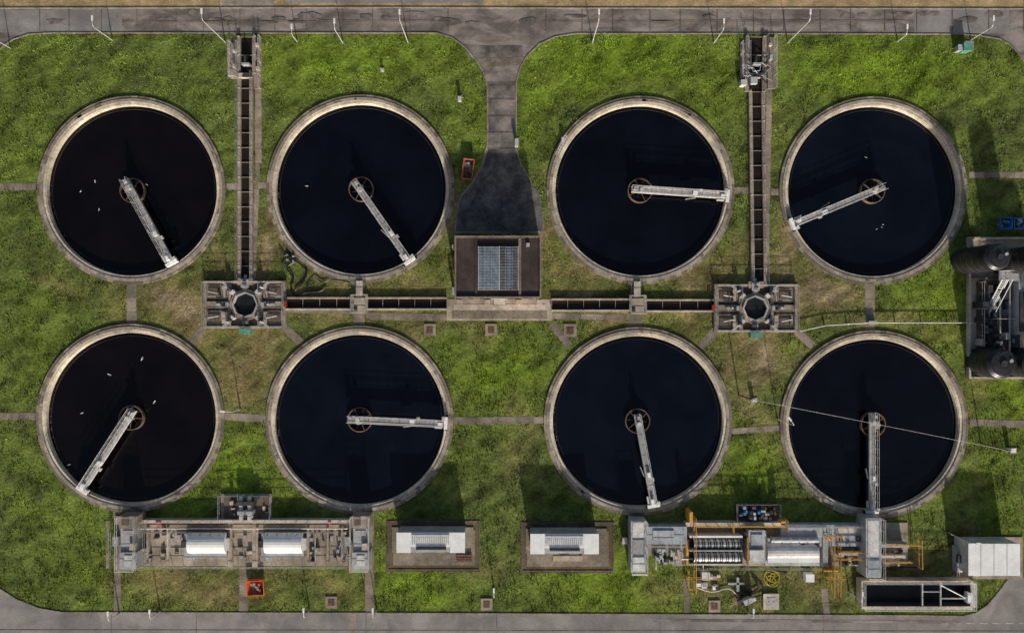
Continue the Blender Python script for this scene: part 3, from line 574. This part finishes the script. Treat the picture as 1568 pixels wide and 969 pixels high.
skip('orange_skip',377,889,404,912,ORANGE,fill=CONC2,ang=.05); skip('rusty_skip',708,243,725,274,RUSTO,fill=RUST,ang=-.12)
skip('blue_skip',1532,333,1551,350,BLUE,fill=BLUE); skip('blue_skip',1553,334,1576,350,BLUE,fill=GREEN)
g=G('open_sludge_tank'); block_rect(1318,888,1495,934)
x0,y0,x1,y1=1319,889,1490,932; h=1.6
for r in((x0,y0,x1,y0+2),(x0,y1-4,x1,y1),(x0,y0+2,x0+2.5,y1-4),(x1-4,y0+2,x1,y1-4)): g['walls'].pb(*r,-.1,h,CONC3)
for r in((x0+2.6,y0+2.1,x1-4.1,y0+3),(x0+2.6,y1-5,x1-4.1,y1-4.1),(x0+2.6,y0+3,x0+3.5,y1-5),(x1-5,y0+3,x1-4.1,y1-5)): g['inner_dark_ring'].pb(*r,-.1,h-.03,DSTEEL)  # dark ring added so the sunlit inner walls read black
g['water'].pb(x0+3,y0+3,x1-5,y1-5,-.1,.2,BLACK)
for x in(1412,1440): g['beams'].pb(x,y0+3,x+1.6,y1-5,h-.3,h,STEELL)
a=w(1440,895,h);b=w(1484,918,h); g['beams'].tube((*a,h-.1),(*b,h-.1),.1,WHITE,8)
g['beams'].pb(1412,905,1440,906.5,h-.3,h-.02,STEEL); g['beams'].pb(1441.8,915,1484,917,h-.3,h-.15,STEEL)
g['rail'].rail([(x0+1,y0+1),(x1-2,y0+1),(x1-2,y1-2),(x0+1,y1-2),(x0+1,y0+1)],h,WHITE); g['stairs'].pb(1486,892,1496,930,-.05,1.0,STEEL); g['stairs'].pb(1482,908,1490,924,1.0,1.9,WHITE); g.done()
g=G('white_switch_house'); block_rect(1462,822,1568,884); z=3.6
g['plinth'].pb(1464,822,1566,886,-.05,.15,CONC2)
g['walls'].pb(1484,833,1561,880,.1,z,STEELL); g['roof'].pb(1483,832,1562,881,z,z+.12,WHITE)
for x in(1502,1522,1542): g['roof_seams'].pb(x,832.5,x+.6,880.5,z+.12,z+.16,GREYP)
g['door'].pb(1483.4,845,1484.2,858,.15,2.3,BLUEG); g['side_plant'].pb(1466,838,1474,876,.1,1.4,GREYP); g['side_plant'].pb(1467,850,1473,862,1.4,1.9,DSTEEL)
g['side_plant'].pb(1490,880.4,1500,882,.5,2.0,STEEL); g['rail'].rail([(1462,824),(1462,884)],.15,STEELL); g.done()
def manhole(x,y,s,mat=CONC2,h=.18):
    g=G('manhole_cover'); g['slab'].pb(x-s,y-s,x+s,y+s,-.05,h,mat); g['slab'].pb(x-s*.55,y-s*.55,x+s*.55,y+s*.55,h,h+.04,RUST if mat is CONC2 else STEEL)
    for sx in(-1,1): g['slab'].pb(x+sx*s*.3-.6,y-.6,x+sx*s*.3+.6,y+.6,h+.04,h+.08,DSTEEL)
    g.done(); block_rect(x-s,y-s,x+s,y+s)
for x,y,s in((658,505,9),(752,505,9),(873,506,10),(507,922,9),(745,925,9),(1094,928,9)): manhole(x,y,s)
manhole(1181,921,12,CONC3,.4)
def cabinet(x,y,sx,sy,h,mat,name='control_cabinet'):
    g=G(name); g['plinth'].pb(x-sx-2,y-sy-2,x+sx+2,y+sy+2,-.05,.12,CONC2); g['body'].pb(x-sx,y-sy,x+sx,y+sy,.12,h,mat); g['roof'].pb(x-sx-.6,y-sy-.6,x+sx+.6,y+sy+.6,h,h+.07,mat)
    g['door_line'].pb(x-.3,y+sy,x+.3,y+sy+.4,.2,h-.1,DSTEEL); g.done()
cabinet(704,151,2,3,1.0,STEELL); cabinet(791,218,2,5,1.3,STEELL); cabinet(585,107,1.5,1.5,.6,STEELL); cabinet(1483,71,6,6,1.5,GREEN); cabinet(1471,73,3,4,1.2,GREYP); cabinet(1552,690,3,2.5,1.2,WHITE); cabinet(957,828,3,4,1.0,STEELL)
cabinet(862,214,1.5,3,.8,STEELL); cabinet(765,462,8,4,1.2,CONC3); cabinet(1155,613,3,2,.9,STEELL); 
g=G('ladder'); 
for o in(0,.35):
    a=w(864,210);b=w(850,238); g['rails'].tube((a[0]+o,a[1],.6),(b[0]+o,b[1],.6),.05,STEELL)
for i in range(8): t=i/7;a=w(864,210);b=w(850,238);x=a[0]+(b[0]-a[0])*t;y=a[1]+(b[1]-a[1])*t; g['rungs'].tube((x,y,.6),(x+.35,y,.6),.03,STEELL)
g.done()
def lamp(bx,by,h,dx=0,dy=1,r=.085):
    g=G('street_lamp'); x,y=w(bx,by); g['base'].cyl(x,y,0,.9,r*1.5,STEEL,10); g['pole'].tube((x,y,.9),(x,y,h-.3),r,STEELL,8,r2=r*.7)
    p=[(x,y,h-.3),(x+dx*.25,y+dy*.25,h-.05),(x+dx*.9,y+dy*.9,h+.05)]; g['arm'].poly(p,.05,STEELL)
    a=math.atan2(dy,dx); g['lamp_head'].ob(x+dx*1.2,y+dy*1.2,h-.02,h+.12,.7,.25,a,WHITE); g['lamp_head'].ob(x+dx*1.2,y+dy*1.2,h-.06,h-.021,.6,.22,a,GLASS); g.done()
for bx,by,h in ((172,62,5),(345,65,8),(455,64,2.6),(525,66,5),(625,66,8),(907,66,8),(1093,66,5),(1206,66,8),(1374,64,2.6),(1486,62,5),(16,74,5)): lamp(bx,by,h,r=.07)
lamp(368,626,3.6,-1,0.1); lamp(1190,641,6.5,-.6,.8); lamp(245,935,3,0,1);lamp(183,938,3,0,1); lamp(474,933,3,0,1); lamp(577,933,3,0,1); lamp(1145,936,2.5,0,1); lamp(757,905,2.6,0,1); lamp(1300,905,4,0,1); lamp(1452,815,5,1,0)
g=G('overhead_cable'); a=Vector((*w(1152,612,6.0),6.0)); b=Vector((*w(1545,690,6.0),6.0)); pts=[]
for i in range(25):
    t=i/24;p=a.lerp(b,t);p.z-=1.0*4*t*(1-t); pts.append(p)
g['cable'].poly(pts,.025,STEELL,5); g.done()
for p in(a,b):
    g=G('utility_pole'); g['pole'].tube((p.x,p.y,0),(p.x,p.y,6.3),.12,RUST,8,r2=.09); g['crossarm'].ob(p.x,p.y,6.0,6.12,.9,.12,.3,STEEL); g['insulator'].cyl(p.x,p.y,6.3,6.45,.08,WHITE,8); g.done()
gm=M(); gm.ell((0,0,.06),.2,.09,.09,0,GULLW); gm.ell((.2,0,.16),.065,.05,.055,0,GULLW); gm.ell((.13,0,.12),.09,.05,.06,0,GULLW); gm.ell((-.08,.05,.11),.2,.05,.045,.12,GULLG); gm.ell((-.08,-.05,.11),.2,.05,.045,-.12,GULLG); gm.tube((.25,0,.16),(.32,0,.15),.016,BEAK,6,r2=.004); gm.ell((-.24,0,.1),.09,.04,.02,0,GULLW)
gme=gm.mesh('gull')
for x,y,s in((146,278,.85),(124,293,.7),(152,321,.75),(225,283,.7),(218,549,1.1),(168,573,1.05),(237,615,1.1),(126,632,.9),(106,711,.9),(470,285,.85),(1325,241,.8),(1342,351,.55),(1352,344,.55),(1350,348,.5)):
    o=bpy.data.objects.new('gull',gme); o.location=(*w(x,y,WZ),WZ); o.scale=(s,)*3; o.rotation_euler=(0,0,random.uniform(0,6.28)); sc.collection.objects.link(o)
# ------------------------------------------------------------------ ground with colour attribute
def vnoise(X,Y,scale,seed):
    r=np.random.default_rng(seed); n=512; g=r.random((n,n)); x=X/scale+200;y=Y/scale+200
    xi=np.floor(x).astype(int);yi=np.floor(y).astype(int);fx=x-xi;fy=y-yi;fx=fx*fx*(3-2*fx);fy=fy*fy*(3-2*fy)
    a=g[xi%n,yi%n];b=g[(xi+1)%n,yi%n];c=g[xi%n,(yi+1)%n];d=g[(xi+1)%n,(yi+1)%n]
    return (a*(1-fx)+b*fx)*(1-fy)+(c*(1-fx)+d*fx)*fy
def fbm(X,Y,s,seed,o=4):
    t=0;a=1;tot=0
    for i in range(o): t=t+a*vnoise(X,Y,s/2**i,seed+i*13);tot+=a;a*=.55
    return t/tot
BROWN=[(262,455,55,42,.9),(410,370,22,70,.8),(390,545,60,70,.6),(375,590,45,60,.5),(440,470,90,25,.7),(300,520,60,40,.5),(900,405,70,30,.75),(1075,425,60,30,.8),(1120,400,40,40,.6),(1265,440,60,50,.9),(1165,560,80,60,.85),(1190,390,25,70,.7),
 (100,425,60,25,.4),(340,400,30,60,.6),(500,445,90,22,.6),(640,440,60,30,.5),(700,330,25,50,.4),(1160,610,50,70,.6),(800,690,25,60,.35),(740,880,60,30,.35),(300,890,140,30,.45),(1150,900,150,35,.6),(1290,480,120,30,.6),(1400,880,60,30,.7),(850,340,20,60,.6),(490,890,60,30,.3),(1210,120,14,60,.4),(1000,495,150,18,.6),(620,495,120,18,.5),(900,460,60,25,.6),(1460,860,30,60,.5),(355,700,30,60,.2),(200,465,60,40,.35),(30,20,30,30,.1),(1480,600,20,200,.3)]
LUSH=[(950,95,130,50,1.0),(560,90,160,40,.7),(1330,110,180,45,.9),(1100,120,40,80,.5),(760,570,90,60,.7),(950,905,110,40,1.0),(640,905,80,30,.8),(270,750,60,60,.5),(360,720,40,70,.8),(1150,700,40,70,.8),(1500,450,60,90,.7),(110,880,90,50,.4),(1420,455,60,40,.7),(60,230,60,80,.3),(120,800,60,60,.3),(1230,520,20,12,.6),(650,600,40,60,.5),(1540,600,60,80,.6),(100,100,150,60,.25),(60,520,70,90,.25),(720,180,40,70,.6),(820,180,40,60,.6),(1500,780,60,90,.4),(470,740,80,40,.5)]
def grass_col(X,Y):
    px=X/S+CX; py=CY-Y/S
    def acc(lst,wob):
        v=np.zeros_like(X); dx=(fbm(X,Y,6,51)-.5)*wob; dy=(fbm(X,Y,6,77)-.5)*wob
        for (cx,cy,rx,ry,a) in lst:
            d=((px+dx-cx)/rx)**2+((py+dy-cy)/ry)**2; v=np.maximum(v,a*np.exp(-d*.8))
        return v
    br=acc(BROWN,90); lu=acc(LUSH,80)
    n1=fbm(X,Y,14,1);n2=fbm(X,Y,3.0,2);n3=fbm(X,Y,.9,3,3)
    ang=0.5; U=X*math.cos(ang)+Y*math.sin(ang);V=-X*math.sin(ang)+Y*math.cos(ang)
    st=fbm(U*.3,V+fbm(X,Y,5,9)*3,1.0,21,3)
    b=np.clip(br*1.5*(.45+n2*1.1)+(n1-.5)*.8-.06+(n2-.5)*.45-lu*.3,0,1)[:,None]
    l=np.clip(lu*1.0+(n2-.5)*.7+(n1-.5)*.6+.15,0,1)[:,None]
    mut=np.array([.120,.146,.038]);lush=np.array([.160,.232,.022]);bro=np.array([.215,.172,.072]);soil=np.array([.30,.23,.15])
    c=mut*(1-l)+lush*l; c=c*(1-b)+bro*b
    s2=np.clip((br-.5)*3*(n3*1.6-.35)*(n2>.43),0,.85)[:,None]; c=c*(1-s2)+soil*s2
    tus=np.clip((fbm(X,Y,1.3,91,3)-.5)*2.2,-.5,.5)
    k=(.66+.45*n3+1.05*(st-.5)+.25*(n2-.5)+.3*tus)[:,None]
    return np.clip(c*np.clip(k,.3,1.55),0.008,.6), b[:,0]
xs=np.concatenate([[-3000,-1200,-500,-250,-150,-110],np.linspace(-92,92,700),[110,150,250,500,1200,3000]])
ys=np.concatenate([[-3000,-1200,-500,-250,-120,-80],np.linspace(-62,62,470),[80,120,250,500,1200,3000]])
GX,GY=np.meshgrid(xs,ys,indexing='ij'); nx,ny=GX.shape
V=np.stack([GX.ravel(),GY.ravel(),np.zeros(nx*ny)],1)
I=np.arange(nx*ny).reshape(nx,ny); F=np.stack([I[:-1,:-1],I[1:,:-1],I[1:,1:],I[:-1,1:]],-1).reshape(-1,4)
cx_=V[F].mean(1); keep=np.ones(len(F),bool)
for (cx,cy,r) in BC: keep&=((cx_[:,0]-cx)**2+(cx_[:,1]-cy)**2)>(13.85**2)
F=F[keep]
me=bpy.data.meshes.new('ground'); me.vertices.add(len(V)); me.vertices.foreach_set('co',V.ravel()); me.loops.add(len(F)*4); me.loops.foreach_set('vertex_index',F.ravel().astype(np.int32))
me.polygons.add(len(F)); me.polygons.foreach_set('loop_start',np.arange(0,len(F)*4,4,dtype=np.int32)); me.polygons.foreach_set('loop_total',np.full(len(F),4,dtype=np.int32)); me.update(calc_edges=True)
gc,_=grass_col(V[:,0],V[:,1]); ca=me.color_attributes.new('gcol','FLOAT_COLOR','POINT'); ca.data.foreach_set('color',np.concatenate([gc,np.ones((len(gc),1))],1).astype(np.float32).ravel())
def attr_mat(name,bump,gain):
    m=bpy.data.materials.new(name); m.use_nodes=True; nt=m.node_tree;N=nt.nodes;L=nt.links;b=N['Principled BSDF']; b.inputs['Roughness'].default_value=.9; b.inputs['Specular IOR Level'].default_value=.1
    a=N.new('ShaderNodeAttribute'); a.attribute_name='gcol'; geo=N.new('ShaderNodeNewGeometry')
    n=N.new('ShaderNodeTexNoise'); n.inputs['Scale'].default_value=2.2; n.inputs['Detail'].default_value=6; n.inputs['Roughness'].default_value=.7; L.new(geo.outputs['Position'],n.inputs['Vector'])
    r=N.new('ShaderNodeMapRange'); r.inputs['From Min'].default_value=.3;r.inputs['From Max'].default_value=.7;r.inputs['To Min'].default_value=.55*gain;r.inputs['To Max'].default_value=1.45*gain; L.new(n.outputs['Fac'],r.inputs['Value'])
    v=N.new('ShaderNodeVectorMath'); v.operation='SCALE'; L.new(a.outputs['Color'],v.inputs[0]); L.new(r.outputs[0],v.inputs['Scale']); L.new(v.outputs[0],b.inputs['Base Color'])
    if bump: 
        bp=N.new('ShaderNodeBump'); bp.inputs['Distance'].default_value=bump; bp.inputs['Strength'].default_value=1; L.new(n.outputs['Fac'],bp.inputs['Height']); L.new(bp.outputs[0],b.inputs['Normal'])
    return m
me.materials.append(attr_mat('grass_ground',.16,1.0)); o=bpy.data.objects.new('ground',me); sc.collection.objects.link(o)
NB=400000
X=rng.uniform(-86,86,NB);Y=rng.uniform(-56,56,NB)
ok=np.ones(NB,bool)
for (cx,cy,r) in BC: ok&=((X-cx)**2+(Y-cy)**2)>r*r
for p in BP: ok&=~inpoly(X,Y,p)
d=fbm(X,Y,1.6,31,3); ok&=(rng.random(NB)<np.clip((d-.34)*3.6,.1,1)); X=X[ok];Y=Y[ok]
col,bb=grass_col(X,Y); n=len(X)
hgt=(rng.uniform(.06,.22,n)*(1.15-.7*bb)*(.35+fbm(X,Y,1.6,31,3)*1.4)); th=rng.uniform(0,2*np.pi,n); wd=rng.uniform(.04,.10,n); ln=rng.uniform(.03,.24,n); ph=rng.uniform(0,2*np.pi,n)
P=np.stack([X,Y,np.full(n,-.01)],1); wv=np.stack([np.cos(th),np.sin(th),np.zeros(n)],1)*wd[:,None]; tip=P+np.stack([np.cos(ph)*ln,np.sin(ph)*ln,hgt],1)
VV=np.stack([P-wv,P+wv,tip],1).reshape(-1,3)
me=bpy.data.meshes.new('grass_tufts'); me.vertices.add(3*n); me.vertices.foreach_set('co',VV.ravel()); me.loops.add(3*n); me.loops.foreach_set('vertex_index',np.arange(3*n,dtype=np.int32)); me.polygons.add(n)
me.polygons.foreach_set('loop_start',np.arange(0,3*n,3,dtype=np.int32)); me.polygons.foreach_set('loop_total',np.full(n,3,dtype=np.int32)); me.update(calc_edges=True)
cc=np.repeat(col*rng.uniform(.75,1.5,n)[:,None],3,0); ca=me.color_attributes.new('gcol','FLOAT_COLOR','POINT'); ca.data.foreach_set('color',np.concatenate([cc,np.ones((len(cc),1))],1).astype(np.float32).ravel())
me.materials.append(attr_mat('grass_blades',0,1.1)); o=bpy.data.objects.new('grass_tufts',me); sc.collection.objects.link(o)
# ------------------------------------------------------------------ light
EL=math.radians(20.5); AZ=math.radians(171)
sd=Vector((math.sin(AZ)*math.cos(EL),math.cos(AZ)*math.cos(EL),math.sin(EL)))
sl=bpy.data.lights.new('sun','SUN'); sl.energy=5.0; sl.angle=math.radians(1.2); sl.color=(1,.95,.86)
so=bpy.data.objects.new('sun',sl); so.rotation_euler=(-sd).to_track_quat('-Z','Y').to_euler(); so.location=(0,-60,60); sc.collection.objects.link(so)
wd_=bpy.data.worlds.new('World'); sc.world=wd_; wd_.use_nodes=True; N=wd_.node_tree.nodes; L=wd_.node_tree.links
sk=N.new('ShaderNodeTexSky'); sk.sky_type='NISHITA'; sk.sun_disc=False; sk.sun_elevation=EL; sk.sun_rotation=AZ; sk.dust_density=3; sk.air_density=1.0; sk.ozone_density=.5
L.new(sk.outputs[0],N['Background'].inputs[0]); N['Background'].inputs[1].default_value=.10
cam=bpy.data.cameras.new('camera'); co=bpy.data.objects.new('camera',cam); co.location=(0,0,H); co.rotation_euler=(0,0,0); cam.sensor_width=36; cam.lens=36*H/156.8; cam.clip_end=6000; sc.collection.objects.link(co); sc.camera=co
sc.view_settings.view_transform='Standard'; sc.view_settings.look='None'; sc.view_settings.exposure=0
